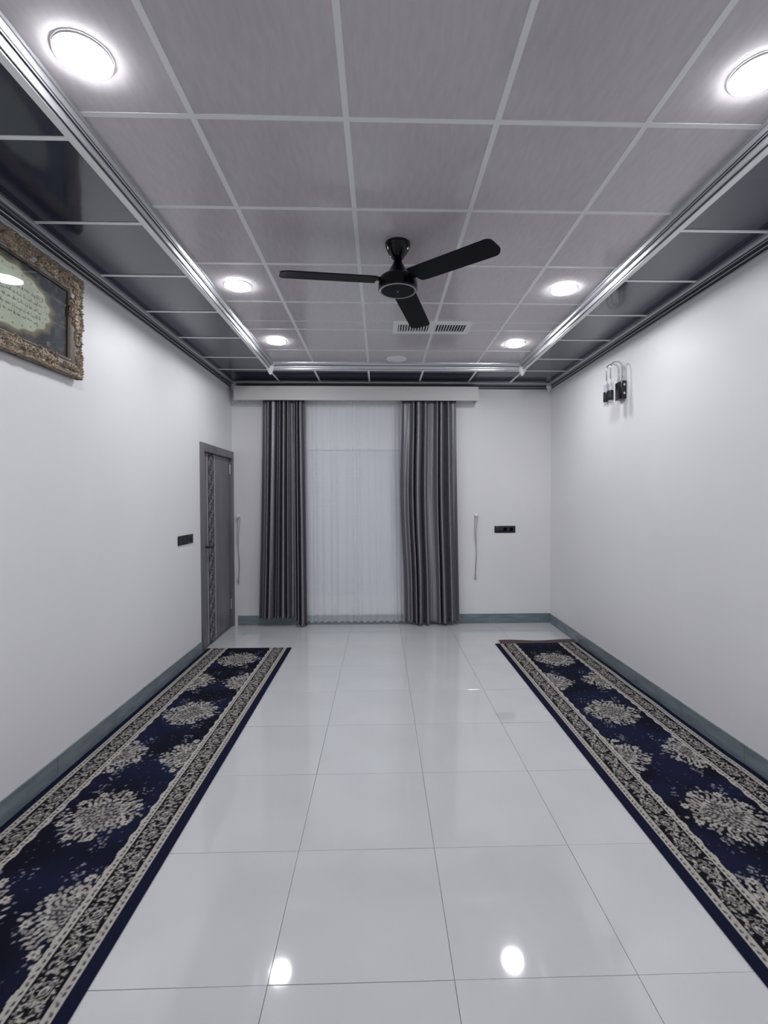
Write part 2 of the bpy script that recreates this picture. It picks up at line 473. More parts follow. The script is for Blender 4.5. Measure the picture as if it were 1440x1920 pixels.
while z < ct - .12:
    for (ry, rz, ph) in ((.072, .070, 0), (.036, .036, 0)):
        pts = [(LX + .004, ym + ry * math.cos(t), z + rz * math.sin(t)) for t in np.linspace(0, 2 * PI, 21)]
        lace.tube(pts, .0065, 5, False)
    for sy in (-1, 1):
        pts = [(LX + .004, ym + sy * (.095 - .07 * math.sin(t)), z + cyc / 2 + .05 * math.cos(t)) for t in np.linspace(0, PI, 11)]
        lace.tube(pts, .006, 5, False)
    lace.box(LX + .001, LX + .007, ym - .012, ym + .012, z + cyc / 2 - .02, z + cyc / 2 + .02)
    z += cyc
lace.build('lace_relief', M_door_lace, leaf)
for y in (s0 - .012, s1 + .012):
    o = MB().box(LX - .001, LX + .006, y - .009, y + .009, 0.008, ct - .09, .002).build('bead', M_door_bead, leaf)
h = MB()
h.box(LX, LX + .008, 5.105, 5.145, 0.985, 1.115, .003)
h.tube([(LX + .006, 5.125, 1.06), (LX + .050, 5.125, 1.06), (LX + .060, 5.14, 1.06), (LX + .060, 5.20, 1.050), (LX + .058, 5.275, 1.064)], [.013, .013, .015, .013, .010], 12)
h.lathe([(.017, 0), (.017, .008), (.004, .009)], (LX, 5.125, 0.935), 20, 'x')
h = h.build('lever_handle', M_black_matte, leaf, angle=40); h['label'] = 'black lever handle with keyhole rose'
MB().tube([(LX + .008, c1 - .052, 1.86), (LX + .008, c1 - .052, 1.98)], .009, 10).build('hinge', M_hinge, door)
MB().tube([(LX + .008, c1 - .052, 0.22), (LX + .008, c1 - .052, 0.34)], .009, 10).build('hinge', M_hinge, door)

# ------------------------------------------------------------------ window behind the sheer
yw0, yw1 = YB + .03, YB + .09
mb = MB()
mb.box(WX0, WX0 + .05, yw0, yw1, WZ0, WZ1, .004).box(WX1 - .05, WX1, yw0, yw1, WZ0, WZ1, .004).box(WX0 + .05, WX1 - .05, yw0, yw1, WZ0, WZ0 + .05, .004).box(WX0 + .05, WX1 - .05, yw0, yw1, WZ1 - .05, WZ1, .004)
mb.box((WX0 + WX1) / 2 - .03, (WX0 + WX1) / 2 + .03, yw0, yw1, WZ0 + .05, WZ1 - .05, .004)
win = struct(mb.build('window_1', M_alu))
xm = (WX0 + WX1) / 2
for a, c in ((WX0 + .05, xm - .03), (xm + .03, WX1 - .05)):
    MB().box(a, c, yw0 + .025, yw0 + .031, WZ0 + .05, WZ1 - .05).build('pane', M_glass, win)
MB().box(WX0, WX1, YB - .0, yw0, WZ0 - .0, WZ0 + .012).build('sill', M_white, win)
z = WZ0 + .013
slat = MB().box(WX0 + .004, WX1 - .004, YB + .008, YB + .018, 0.001, 0.0565, .002).mesh('shutter_slat', M_shutter)
while z < WZ1 - .058:
    obj('shutter_slat', slat, win, (0, 0, z)); z += .0575
MB().box(WX0, WX1, yw1, yw1 + .04, WZ0, WZ1).build('shutter_backing', M_shutter, win)

# ------------------------------------------------------------------ ceiling lights
def light_meshes():
    ring = MB().lathe([(.0885, -.0005), (.0900, -.0005), (.0905, -.0045), (.0895, -.0085), (.0880, -.0090), (.0868, -.0085)], n=56, caps=False).mesh('bezel', M_white, angle=40)
    dome = MB().lathe([(.088, -.0010), (.0876, -.0085), (.0870, -.0113), (.082, -.0142), (.06, -.0165), (.012, -.0170)], n=56).mesh('diffuser', M_lamp, angle=60)
    return ring, dome
ring_me, dome_me = light_meshes()
def ceiling_light(x, y, label):
    t = thing('ceiling_light', label, 'light', (x, y, ZG), group='round ceiling lights along the mouldings')
    obj('bezel', ring_me, t)
    d = obj('diffuser', dome_me, t); d['label'] = 'glowing white diffuser'
    return t
for x, y, l in ((-0.997, 1.713, 'large glowing round ceiling light at the top left, nearest the left moulding'),
                (1.335, 1.725, 'large glowing round ceiling light at the top right, cut by the photo edge'),
                (-0.992, 3.485, 'middle round ceiling light of the left row, level with the fan blades'),
                (1.315, 3.495, 'middle round ceiling light of the right row, level with the fan'),
                (-0.980, 4.69, 'farthest round ceiling light of the left row, near the left corner block'),
                (1.306, 4.73, 'farthest round ceiling light of the right row, near the right corner block'),
                (-0.997, -0.06, 'round ceiling light of the left row behind the viewpoint'),
                (1.325, -0.06, 'round ceiling light of the right row behind the viewpoint')):
    ceiling_light(x, y, l)

# ------------------------------------------------------------------ ceiling fan
FX, FY = 0.106, 2.907
fan = thing('ceiling_fan', 'glossy black three-blade ceiling fan hanging from the grey panels', 'fan', (FX, FY, ZG))
z_ = lambda v: v - ZG
can = MB().lathe([(.074, z_(3.0515)), (.076, z_(3.046)), (.073, z_(3.034)), (.062, z_(3.008)), (.048, z_(2.982)), (.032, z_(2.964)), (.024, z_(2.958)), (.012, z_(2.957))], n=48).build('canopy', M_fan, fan, angle=40)
MB().lathe([(.014, z_(2.962)), (.014, z_(2.930))], n=24).build('downrod', M_fan, fan, angle=40)
MB().lathe([(.015, z_(2.958)), (.022, z_(2.952)), (.040, z_(2.915)), (.060, z_(2.882)), (.074, z_(2.866)), (.096, z_(2.857)), (.108, z_(2.848)), (.113, z_(2.834)), (.116, z_(2.795)), (.115, z_(2.783)), (.110, z_(2.777)), (.095, z_(2.776))], n=64).build('motor_housing', M_fan, fan, angle=35)
MB().lathe([(.108, z_(2.7775)), (.106, z_(2.7735)), (.099, z_(2.7735)), (.097, z_(2.7775))], n=64, caps=False).build('trim_ring', M_ring, fan, angle=40)
MB().lathe([(.0965, z_(2.777)), (.0945, z_(2.7748)), (.02, z_(2.7738)), (.004, z_(2.7738))], n=64).build('bottom_cover', M_blade, fan, angle=40)
bd = MB()
bd.box(-.006, -.002, -.004, .004, z_(2.7725), z_(2.7738)).tube([(-.004 + .007 * math.cos(t), .011 * math.sin(t), z_(2.7732)) for t in np.linspace(-1.2, 1.9, 12)], .0017, 6)
bd.build('badge', M_ring, fan)
def blade_mesh():
    L0, L1, wd, th = 0.128, 0.680, 0.130, 0.007
    out = []
    # outline in (radius, chord)
    pts = [(L0, -wd * .50), (L0 + .02, -wd * .52)]
    pts += [(L1 - .03 + .03 * math.sin(t), -wd * .53 + .03 - .03 * math.cos(t)) for t in np.linspace(0, PI / 2, 7)]
    pts += [(L1 - .055 + .055 * math.cos(t), wd * .53 - .055 + .055 * math.sin(t)) for t in np.linspace(0, PI / 2, 9)]
    pts += [(L0 + .05, wd * .52), (L0 + .01, wd * .48), (L0, wd * .30)]
    bm = bmesh.new()
    vs = [bm.verts.new((p[0], p[1], 0)) for p in pts]
    f = bm.faces.new(vs)
    bmesh.ops.triangulate(bm, faces=[f])
    bmesh.ops.solidify(bm, geom=bm.faces[:], thickness=th)
    ca, sa = math.cos(R(-9)), math.sin(R(-9))
    for v in bm.verts:
        r, c, zz = v.co
        cam = -0.06 * c * c / wd
        zz += cam
        v.co = Vector((r, c * ca - zz * sa, c * sa + zz * ca - (r - L0) * 0.06))
    return MB().bm(bm).mesh('blade', M_blade, angle=30)
bl_me = blade_mesh()
arm_me = MB()
arm_me.add([(.085, -.022, -.006), (.085, .022, -.006), (.215, .040, -.014), (.215, -.036, .004), (.085, -.022, .004), (.085, .022, .004), (.215, .040, -.008), (.215, -.036, .010)],
           [(0, 3, 2, 1), (4, 5, 6, 7), (0, 1, 5, 4), (1, 2, 6, 5), (2, 3, 7, 6), (3, 0, 4, 7)])
arm_me = arm_me.mesh('blade_arm', M_fan)
for k in range(3):
    a = R(73.8 + 120 * k)
    bo = obj('blade', bl_me, fan, (0, 0, z_(2.835)), (0, 0, a))
    obj('blade_arm', arm_me, bo)

# ------------------------------------------------------------------ air vent and round cover plate on the ceiling
vx0, vx1, vy0, vy1 = 0.112, 0.782, 4.145, 4.41
vent = thing('air_vent', 'white rectangular ceiling air vent with two rows of louvres beyond the fan', 'vent', ((vx0 + vx1) / 2, (vy0 + vy1) / 2, ZG))
vw, vd = (vx1 - vx0) / 2, (vy1 - vy0) / 2
mb = MB()
bz0, bz1 = -.018, -.0005
for x0, x1, y0, y1 in ((-vw, vw, -vd, -vd + .045), (-vw, vw, vd - .045, vd), (-vw, -vw + .045, -vd + .045, vd - .045), (vw - .045, vw, -vd + .045, vd - .045), (-.028, .028, -vd + .045, vd - .045)):
    mb.box(x0, x1, y0, y1, bz0, bz1)
mb.build('frame', M_white, vent)
MB().box(-vw + .04, vw - .04, -vd + .04, vd - .04, -.006, -.001).build('duct_backing', M_vent_dark, vent)
lv = MB().add([(-.009, -vd + .045, -.0165), (.002, -vd + .045, -.006), (.002, vd - .045, -.006), (-.009, vd - .045, -.0165), (-.007, -vd + .045, -.0175), (.004, -vd + .045, -.007), (.004, vd - .045, -.007), (-.007, vd - .045, -.0175)],
              [(0, 1, 2, 3), (4, 7, 6, 5), (0, 4, 5, 1), (1, 5, 6, 2), (2, 6, 7, 3), (3, 7, 4, 0)]).mesh('louvre', M_white)
for s in (-1, 1):
    x = .040
    while x < vw - .05:
        obj('louvre', lv, vent, (s * x, 0, 0)); x += .0235
disc = MB().lathe([(.108, -.0005), (.110, -.006), (.104, -.013), (.070, -.018), (.02, -.019)], n=48).build('round_cover_plate', M_white, loc=(0.173, 5.247, ZG), angle=40)
tag(disc, 'unlit flat white round plate on the grey ceiling, beyond the vent', 'cover plate')

# ------------------------------------------------------------------ pelmet and curtains
pel = MB()
px0, px1, pz0, pz1, pyf = -1.738, 1.182, 2.735, 2.904, 5.882
pel.box(px0, px1, pyf, pyf + .018, pz0, pz1 - .002, .002).box(px0, px0 + .018, pyf + .018, YB - .001, pz0, pz1 - .002).box(px1 - .018, px1, pyf + .018, YB - .001, pz0, pz1 - .002).box(px0 + .018, px1 - .018, pyf + .018, YB - .001, pz1 - .02, pz1 - .002)
pel.box(px0, px1, pyf - .004, pyf, pz0, pz0 + .016)
pel = pel.build('curtain_pelmet', M_pelmet)
tag(pel, 'long white boxed pelmet above the curtains on the back wall', 'pelmet')

def smooth_noise(n, k, seed):
    r = np.random.default_rng(seed)
    pts = r.normal(size=k)
    return np.interp(np.linspace(0, k - 1, n), np.arange(k), pts)

def curtain(name, label, cat, m, top, bot, zt, zb, ybase, nf, amp, seed, nu=420, nv=70, warp=.6, bulge=0.0, thick=0.0, edge=None, beta=.3):
    u = np.linspace(0, 1, nu)
    r = np.random.default_rng(seed)
    w = u + warp / nf * (np.sin(2 * PI * u * 2.3 + r.uniform(0, 6)) * .5 + np.sin(2 * PI * u * 4.7 + r.uniform(0, 6)) * .35)
    ph = 2 * PI * nf * w
    famp = np.interp(u, np.linspace(0, 1, 2 * nf + 1), r.uniform(.7, 1.0, 2 * nf + 1))
    P = np.zeros((nv, nu, 3)); vv = np.linspace(0, 1, nv)
    for i, v in enumerate(vv):
        p = ph + .5 * np.sin(2.2 * v + u * 7 + seed)
        fold = np.sin(p) * famp + .12 * np.sin(.5 * p + 2 * v)
        a = amp * (.62 + .38 * min(1, v * 2.5))
        e = np.minimum(np.minimum(u, 1 - u) * 10, 1)
        x0 = top[0] + (bot[0] - top[0]) * v ** 1.3; x1 = top[1] + (bot[1] - top[1]) * v ** 1.3
        if edge is not None:
            x0 += edge[0](v); x1 += edge[1](v)
        P[i, :, 0] = x0 + (x1 - x0) * u - beta * (x1 - x0) / (2 * PI * nf) * np.cos(p) * e
        P[i, :, 1] = ybase - bulge * v - a * fold * (.4 + .6 * e)
        zbot = zb(u) if callable(zb) else zb
        P[i, :, 2] = zt + (zbot - zt) * v
    me = grid_mesh(name, P, m)
    o = obj(name, me)
    if thick:
        sm = o.modifiers.new('cloth', 'SOLIDIFY'); sm.thickness = thick; sm.offset = 0
    return tag(o, label, cat)
sg = lambda u, c, w: 1 / (1 + np.exp(-(u - c) / w))
curtain('drape_curtain', 'dark grey satin curtain gathered on the left of the window, beside the door', 'curtain', M_curtain,
        (-1.408, -0.912), (-1.475, -0.895), 2.755, lambda u: .105 - .095 * sg(u, .80, .02), 5.962, 10, .056, 3, thick=.002)
curtain('drape_curtain', 'dark grey satin curtain hanging on the right of the window, wider folds', 'curtain', M_curtain,
        (0.258, 0.925), (0.285, 0.972), 2.755, lambda u: .035 + .01 * np.sin(u * 40), 5.962, 7, .058, 8, thick=.002,
        edge=(lambda v: -.035 * math.sin(PI * min(1, v * 1.15)) ** 2, lambda v: .0))
curtain('sheer_curtain', 'white translucent sheer curtain between the two dark curtains', 'curtain', M_sheer,
        (-0.925, 0.275), (-0.92, 0.30), 2.755, lambda u: .022 + .022 * np.abs(np.sin(u * PI * 15 + .4)), 6.047, 15, .010, 21, nu=520, beta=.3)

# ------------------------------------------------------------------ tie-back hooks with cords on the back wall
def tieback(x, ztop, zbot, label, sd):
    t = thing('curtain_tieback', label, 'tieback', (x, YB, ztop))
    MB().lathe([(.020, -.001), (.020, .010), (.010, .013), (.008, .040), (.014, .046), (.015, .054), (.006, .058)], n=20, axis='y').build('hook', M_white, t, angle=40)
    L = ztop - zbot
    r = random.Random(sd)
    for s in (-1, 1):
        pts = []
        for k in range(25):
            v = k / 24
            off = s * .016 * max(0, 1 - v * 1.7)
            pts.append((off + .006 * math.sin(v * 9 + sd), -.030 + .012 * v, .006 - v * L * .93))
        MB().tube(pts, .0045, 6).build('cord', M_cord, t)
    e = pts[-1]
    o = MB().lathe([(.004, .02), (.011, .012), (.012, 0), (.009, -.01), (.014, -.04), (.006, -.052)], (e[0], e[1], e[2] - .012), 12).build('tassel', M_cord, t, angle=40)
    return t
tieback(-1.741, 1.347, 0.53, 'thin beige tieback cord on a white hook, between door and left curtain', 1)
tieback(1.187, 1.351, 0.553, 'thin beige tieback cord on a white hook, right of the right curtain', 2)

# ------------------------------------------------------------------ switch and socket plates
def plate(name, label, cat, loc, rz, w, h, kinds):
    t = thing(name, label, cat, loc, (0, 0, rz))
    MB().box(-w / 2, w / 2, -.009, -.0005, -h / 2, h / 2, .003).build('plate', M_black, t, angle=40)
    n = len(kinds); cw = (w - .02) / n
    for i, k in enumerate(kinds):
        cx = -w / 2 + .01 + cw * (i + .5)
        if k == 'r':
            MB().box(cx - cw / 2 + .004, cx + cw / 2 - .004, -.0125, -.008, -h / 2 + .012, h / 2 - .012, .002).build('rocker', M_black_matte, t, angle=40)
        else:
            s = MB().lathe([(.026, .008), (.026, .0115), (.022, .0115), (.020, .009)], (cx, 0, 0), 28, 'y')
            s.box(cx - .012, cx - .008, -.0125, -.0085, -.005, .005).box(cx + .008, cx + .012, -.0125, -.0085, -.005, .005)
            s.build('socket', M_black_matte, t, angle=40)
    return t
plate('light_switch', 'black multi-gang light switch plate on the left wall beside the door', 'switch', (XL, 4.60, 1.180), R(90), .345, .086, ('r', 'r', 'r', 'r'))
plate('wall_socket', 'black wide socket plate on the back wall, right of the curtains', 'socket', (1.553, YB, 1.174), 0, .262, .086, ('r', 's', 's'))

# ------------------------------------------------------------------ wall sconce on the right wall
sc = thing('wall_sconce', 'black and chrome twin-tube wall light on the right wall', 'wall light', (XR, 4.252, 2.497))
MB().box(-.042, -.0005, -.062, .062, -.077, .077, .004).build('wall_box', M_black, sc, angle=40)
for zz in (.042, -.032):
    MB().lathe([(.010, 0), (.010, .004), (.004, .006)], (-.021, -.062, zz), 16, 'y').build('screw', M_chrome, sc, angle=40)
for yy in (.038, -.038):
    x0, x1 = -.022, -.130
    pts = [(x0, yy, .075), (x0, yy, .16), (x0, yy, .195)]
    pts += [((x0 + x1) / 2 + (x0 - x1) / 2 * math.cos(t), yy, .195 + .048 * math.sin(t)) for t in np.linspace(.15, PI - .15, 14)]
    pts += [(x1, yy, .195), (x1, yy, .09)]
    arm = MB().tube(pts, .0058, 8).build('arm', M_chrome, sc, smooth=True)
    MB().lathe([(.010, .073), (.010, .112), (.007, .114)], (x0, yy, 0), 16).build('collar', M_chrome, arm, angle=40)
    tube = MB().lathe([(.020, .060), (.0225, .058), (.0225, -.128), (.0190, -.128), (.0190, .056)], (x1, yy, 0), 28, caps=False).build('glass_tube', M_glass, sc, angle=40)
    MB().lathe([(.0245, -.006), (.0255, -.010), (.0255, -.086), (.0245, -.090), (.010, -.090), (.010, -.006)], (x1, yy, 0), 28).build('black_sleeve', M_black, tube, angle=40)
    MB().lathe([(.005, .095), (.010, .090), (.012, .062), (.012, .050), (.010, .040), (.010, .020), (.016, .018), (.016, -.008)], (x1, yy, 0), 20).build('lamp_holder', M_white, tube, angle=40)
    MB().lathe([(.015, -.088), (.015, -.108), (.008, -.112)], (x1, yy, 0), 20).build('lower_cap', M_white, tube, angle=40)

# ------------------------------------------------------------------ woven patterns (colour attributes on dense sheets)
class Canvas:
    def __init__(s, w, h, step):
        s.step = step; s.nx = int(round(w / step)) + 1; s.ny = int(round(h / step)) + 1
        s.w, s.h = w, h
        s.x = np.linspace(0, w, s.nx); s.y = np.linspace(0, h, s.ny)
        s.C = np.zeros((s.ny, s.nx, 3))
        s.H = np.zeros((s.ny, s.nx))
    def win(s, cx, cy, r):
        i0 = max(0, int((cx - r) / s.w * (s.nx - 1))); i1 = min(s.nx, int((cx + r) / s.w * (s.nx - 1)) + 2)
        j0 = max(0, int((cy - r) / s.h * (s.ny - 1))); j1 = min(s.ny, int((cy + r) / s.h * (s.ny - 1)) + 2)
        return i0, i1, j0, j1
    def ell(s, cx, cy, a, b, th, col, alpha=1.0, ring=None):
        i0, i1, j0, j1 = s.win(cx, cy, max(a, b) * 1.3 + s.step)
        if i1 <= i0 or j1 <= j0: return
        X = s.x[None, i0:i1] - cx; Y = s.y[j0:j1, None] - cy
        c, n = math.cos(th), math.sin(th)
        p = (X * c + Y * n) / a; q = (-X * n + Y * c) / b
        d = np.sqrt(p * p + q * q)
        soft = s.step / min(a, b) * .5
        m = np.clip((1 - d) / soft + .5, 0, 1)
        if ring is not None: m = m * np.clip((d - ring) / soft + .5, 0, 1)
        m = (m * alpha)[..., None]
        s.C[j0:j1, i0:i1] = s.C[j0:j1, i0:i1] * (1 - m) + np.array(col) * m
    def band(s, x0, x1, col, wob=0.0, per=.1, ph=0.0):
        w = wob * np.sin(2 * PI * s.y / per + ph)[:, None]
        m = ((s.x[None] >= x0 + (w if x0 > s.w / 2 else 0)) & (s.x[None] <= x1 + (w if x0 <= s.w / 2 else 0)))
        s.C[m] = col

def lownoise(ny, nx, cell, seed):
    r = np.random.default_rng(seed)
    a, b = max(3, int(ny / cell)), max(3, int(nx / cell))
    g = r.uniform(size=(a, b))
    yi = np.linspace(0, a - 1.001, ny); xi = np.linspace(0, b - 1.001, nx)
    y0 = yi.astype(int); x0 = xi.astype(int); fy = (yi - y0)[:, None]; fx = (xi - x0)[None]
    fy = fy * fy * (3 - 2 * fy); fx = fx * fx * (3 - 2 * fx)
    A = g[y0][:, x0]; B = g[y0][:, x0 + 1]; C = g[y0 + 1][:, x0]; D = g[y0 + 1][:, x0 + 1]
    return (A * (1 - fx) + B * fx) * (1 - fy) + (C * (1 - fx) + D * fx) * fy

CREAM = np.array((0.46, 0.43, 0.395)); BEIGE = np.array((0.37, 0.345, 0.32)); GREYB = np.array((0.22, 0.22, 0.25))
NAVY = np.array((0.0092, 0.0120, 0.035)); INK = np.array((0.007, 0.0075, 0.012)); DARKN = np.array((0.0055, 0.0062, 0.014))

def medallion(cv, cx, cy, sc, seed):
    r = random.Random(seed)
    E = cv.ell
    def ring(rad, n, a, b, col, jit, alpha=1.0, rot=0.0, skip=0.0):
        for k in range(n):
            if r.random() < skip: continue
            t = 2 * PI * (k + rot) / n + r.gauss(0, jit / n)
            rr = rad * sc * (1 + .10 * math.cos(4 * t) + .04 * math.cos(8 * t)) * (1 + r.gauss(0, .03))
            th = t + r.uniform(-.7, .7)
            E(cx + rr * math.cos(t) * .98, cy + rr * math.sin(t) * 1.03, a * sc * r.uniform(.75, 1.25), b * sc * r.uniform(.75, 1.25), th, col * r.uniform(.55, 1.05), alpha)
    E(cx, cy, .105 * sc, .108 * sc, 0, GREYB * .30 + INK * .5)
    for rad, n in ((.012, 4), (.028, 9), (.045, 14), (.062, 19), (.079, 24)):
        ring(rad, n, .0098, .0062, BEIGE * 1.05, .9)
    for rad, n in ((.02, 6), (.054, 14), (.072, 18)):
        ring(rad, n, .006, .004, INK, 1.0)
    ring(.100, 26, .013, .010, CREAM, .5)
    ring(.112, 26, .011, .0075, CREAM, .5, rot=.5)
    ring(.106, 20, .005, .004, INK, .9)
    ring(.128, 30, .0115, .0075, CREAM * .95, .7, skip=.04)
    ring(.143, 32, .0115, .0075, CREAM * .9, .8, rot=.5, skip=.08)
    ring(.158, 34, .011, .0075, CREAM * .85, .9, skip=.15)
    ring(.172, 34, .0105, .0075, CREAM * .8, .9, rot=.4, skip=.28)
    ring(.185, 30, .010, .007, GREYB * 1.5, 1.0, skip=.42)
    ring(.205, 28, .007, .005, GREYB * .9, 1.2, skip=.62)
    for k in range(8):                                  # little five-petal flowers around the rim
        t = 2 * PI * (k + .5) / 8 + r.gauss(0, .08)
        fx, fy = cx + .166 * sc * math.cos(t), cy + .178 * sc * math.sin(t)
        for q in range(6):
            p = 2 * PI * q / 6 + k
            E(fx + .012 * sc * math.cos(p), fy + .012 * sc * math.sin(p), .009 * sc, .006 * sc, p, CREAM)
        E(fx, fy, .006 * sc, .006 * sc, 0, GREYB * .4)
    for dx_, dy_, n in ((.13, .21, 16), (-.13, -.21, 16), (-.15, .20, 8)):   # loose sprays
        for q in range(n):
            E(cx + dx_ * sc * r.uniform(.7, 1.15), cy + dy_ * sc * r.uniform(.75, 1.2), .0065 * sc, .0042 * sc, r.uniform(0, 3), GREYB * r.uniform(.7, 1.6), r.uniform(.5, 1))

def rug_canvas(width, length, cents, sides, y0, seed, flip):
    cv = Canvas(width, length, 0.0042)
    nz = lownoise(cv.ny, cv.nx, 40, seed)[..., None]
    nz = np.clip((nz - .3) / .4, 0, 1); cv.C[:] = NAVY * nz + DARKN * (1 - nz)
    r = random.Random(seed)
    mid = width / 2 + .012
    for c in cents: medallion(cv, mid, c - y0, 1.0, seed + int(c * 100))
    for c in sides:
        for s in (0.205, width - 0.195): medallion(cv, s, c - y0, 1.0, seed + int(c * 100) + int(s * 10))
    for _ in range(500):                                # stray specks in the field
        cv.ell(r.uniform(.23, width - .23), r.uniform(0, length), .004, .003, r.uniform(0, 3), GREYB * r.uniform(.2, .9), .7)
    def border(a, mir):
        X = (lambda s: width - s) if mir else (lambda s: s)
        def band(s0, s1, col, wob=0, per=.1):
            if mir: cv.band(width - s1, width - s0, col, -wob, per)
            else: cv.band(s0, s1, col, wob, per)
        band(0, a + .001, NAVY * .8)
        band(a + .172, a + .176, INK)
        band(a, a + .033, CREAM * .92, 0)
        band(a + .033, a + .138, INK)
        band(a + .138, a + .172, CREAM * .95, .0045, .105)
        y = 0.01
        while y < length:                               # dark links of the two chain bands
            cv.ell(X(a + .015), y + r.gauss(0, .002), .0048, .0092, r.uniform(-.6, .6), GREYB * .35)
            cv.ell(X(a + .153), y + .012 + r.gauss(0, .002), .0048, .0092, r.uniform(-.5, .5), GREYB * .35)
            if r.random() < .5: cv.ell(X(a + .026), y + .01, .003, .005, 0, BEIGE * .6)
            y += .027
        cv.band(*(sorted((X(a + .0335), X(a + .036)))), INK)
        per = 0.29; n = int(length / per) + 2
        rr = random.Random(seed + 5)
        motif = []
        for _ in range(170): motif.append((rr.uniform(.041, .132), rr.uniform(0, per), rr.uniform(.004, .0105), rr.uniform(.0025, .0045), rr.uniform(0, PI), rr.uniform(.5, 1.0)))
        for k in range(n):
            yk = k * per
            for (s, yy, aa, bb, th, c) in motif:
                cv.ell(X(a + s), yk + yy, aa, bb, -th if mir else th, (CREAM if c > .72 else BEIGE) * c)
            for fy, fs in ((.06, .085), (.205, .085)):   # palmette, its dark halo and a scroll round it
                cv.ell(X(a + fs), yk + fy, .026, .031, 0, INK)
                cv.ell(X(a + fs) + .006, yk + fy, .027, .031, .3, BEIGE * .75, 1, ring=.84)
                cv.ell(X(a + fs), yk + fy, .012, .017, .4, CREAM)
                cv.ell(X(a + fs), yk + fy - .004, .007, .010, .4, GREYB * .5)
                for q in range(7):
                    p = 2 * PI * q / 7
                    cv.ell(X(a + fs + .019 * math.cos(p)), yk + fy + .023 * math.sin(p), .0045, .003, p, CREAM * .6)
    border(.047, False); border(.040, True)
    cv.C *= (1 + .22 * (np.random.default_rng(seed).uniform(size=(cv.ny, cv.nx, 1)) - .5))
    return cv

def make_rug(label, x_room, x_wall, y0, y1, cents, sides, seed, wavy):
    sgn = 1 if x_wall > x_room else -1
    width = abs(x_wall - x_room)
    cv = rug_canvas(width, y1 - y0, cents, sides, y0, seed, sgn < 0)
    t = thing('runner_rug', label, 'rug', ((x_room + x_wall) / 2, (y0 + y1) / 2, 0.0))
    X, Y = np.meshgrid(cv.x, cv.y)
    P = np.zeros((cv.ny, cv.nx, 3))
    edge = np.minimum(np.minimum(X, width - X), np.minimum(Y, (y1 - y0) - Y))
    Z = .0075 - .003 * np.clip(1 - edge / .012, 0, 1) ** 2
    w = np.clip(X / width - .45, 0, 1) / .55
    bump = wavy * w * (np.sin(Y * 4.1 + 1.0) * .5 + np.sin(Y * 7.3) * .5)
    Z += np.maximum(0, bump) * .9
    P[..., 0] = sgn * (X - width / 2) - sgn * np.maximum(0, bump) * .35
    P[..., 1] = Y - (y1 - y0) / 2
    P[..., 2] = Z
    if sgn < 0: P = P[:, ::-1]; Cc = cv.C[:, ::-1]
    else: Cc = cv.C
    obj('pile', grid_mesh('pile', P, M_rug, Cc), t)
    w2, l2 = width / 2, (y1 - y0) / 2
    MB().box(-w2 + .002, w2 - .002, -l2 + .002, l2 - .002, .0003, .0038).build('backing', M_rug_back, t)
    return t, w2, l2
make_rug('long navy runner rug with cream medallions along the left wall', -0.930, -1.803, 0.75, 5.112, (4.734, 3.557, 2.408, 1.24), (4.165, 2.96, 1.83), 31, 0.0)
t, w2, l2 = make_rug('long navy runner rug with cream medallions along the right wall, brown far end', 1.222, 2.112, 0.75, 5.175, (4.647, 3.475, 2.313, 1.15), (4.08, 2.89, 1.74), 77, 0.012)
# the turned-up brown end of the right rug
u = np.linspace(0, 1, 60); v = np.linspace(0, 1, 8)
U, Vv = np.meshgrid(u, v)
P = np.zeros((8, 60, 3))
P[..., 0] = -w2 + .055 + (2 * w2 - .07) * U - .0 * Vv
P[..., 1] = l2 - .004 + Vv * (.085 + .006 * np.sin(U * 9))
P[..., 2] = .007 + .012 * np.sin(Vv * PI * .75) * (1 + .5 * np.sin(U * 7 + 1))
band = obj('end_band', grid_mesh('end_band', P, M_rug_band), t)
band['label'] = 'brown woven end band, slightly turned up'
sm = band.modifiers.new('cloth', 'SOLIDIFY'); sm.thickness = .004; sm.offset = 0

# ------------------------------------------------------------------ framed picture on the left wall
PW, PH = 1.10, 0.592
pic = thing('framed_picture', 'ornate gold-framed calligraphy print under glass, high on the left wall', 'picture', (XL + .010, 2.985 - PW / 2, 2.262), (0, R(1.2), 0))
# local axes: +y towards the far end, +z up, +x off the wall (built from the bottom edge)
mg = 0.018
st = 0.0036
nx, nz = int((PW + 2 * mg) / st) + 1, int((PH + 2 * mg) / st) + 1
A = np.linspace(-mg, PW + mg, nx)[None, :] + np.zeros((nz, 1)); B = np.linspace(-mg, PH + mg, nz)[:, None] + np.zeros((1, nx))
dA = np.minimum(A, PW - A); dB = np.minimum(B, PH - B)
d = np.minimum(dA, dB)                                   # distance from the outline
FWD = 0.112
prof = np.interp(d, [0, .006, .014, .022, .034, .060, .084, .092, .098, .104, .112], [.018, .030, .034, .028, .022, .026, .020, .024, .024, .016, .010])
rgn = np.random.default_rng(5)
orn = np.zeros_like(A)
def scroll(ca, cb, rad, wd, hgt):
    global orn
    rr = np.hypot(A - ca, B - cb); th = np.arctan2(B - cb, A - ca)
    s = np.exp(-((rr - rad * (.55 + .45 * np.cos(th * 1 + ca * 60)) ) / wd) ** 2) * hgt * (rr < rad * 1.4)
    orn = np.maximum(orn, s)
def orn_zone(ca, cb, sa, sb, n):
    for _ in range(n):
        a = ca + rgn.normal() * sa; b_ = cb + rgn.normal() * sb
        q = min(min(a, PW - a), min(b_, PH - b_))
        if q < -.002 or q > .096: continue
        scroll(a, b_, rgn.uniform(.013, .026), .0040, rgn.uniform(.006, .014))
for ca in (0.03, PW - 0.03):
    for cb in (0.03, PH - 0.03): orn_zone(ca, cb, .055, .055, 62)
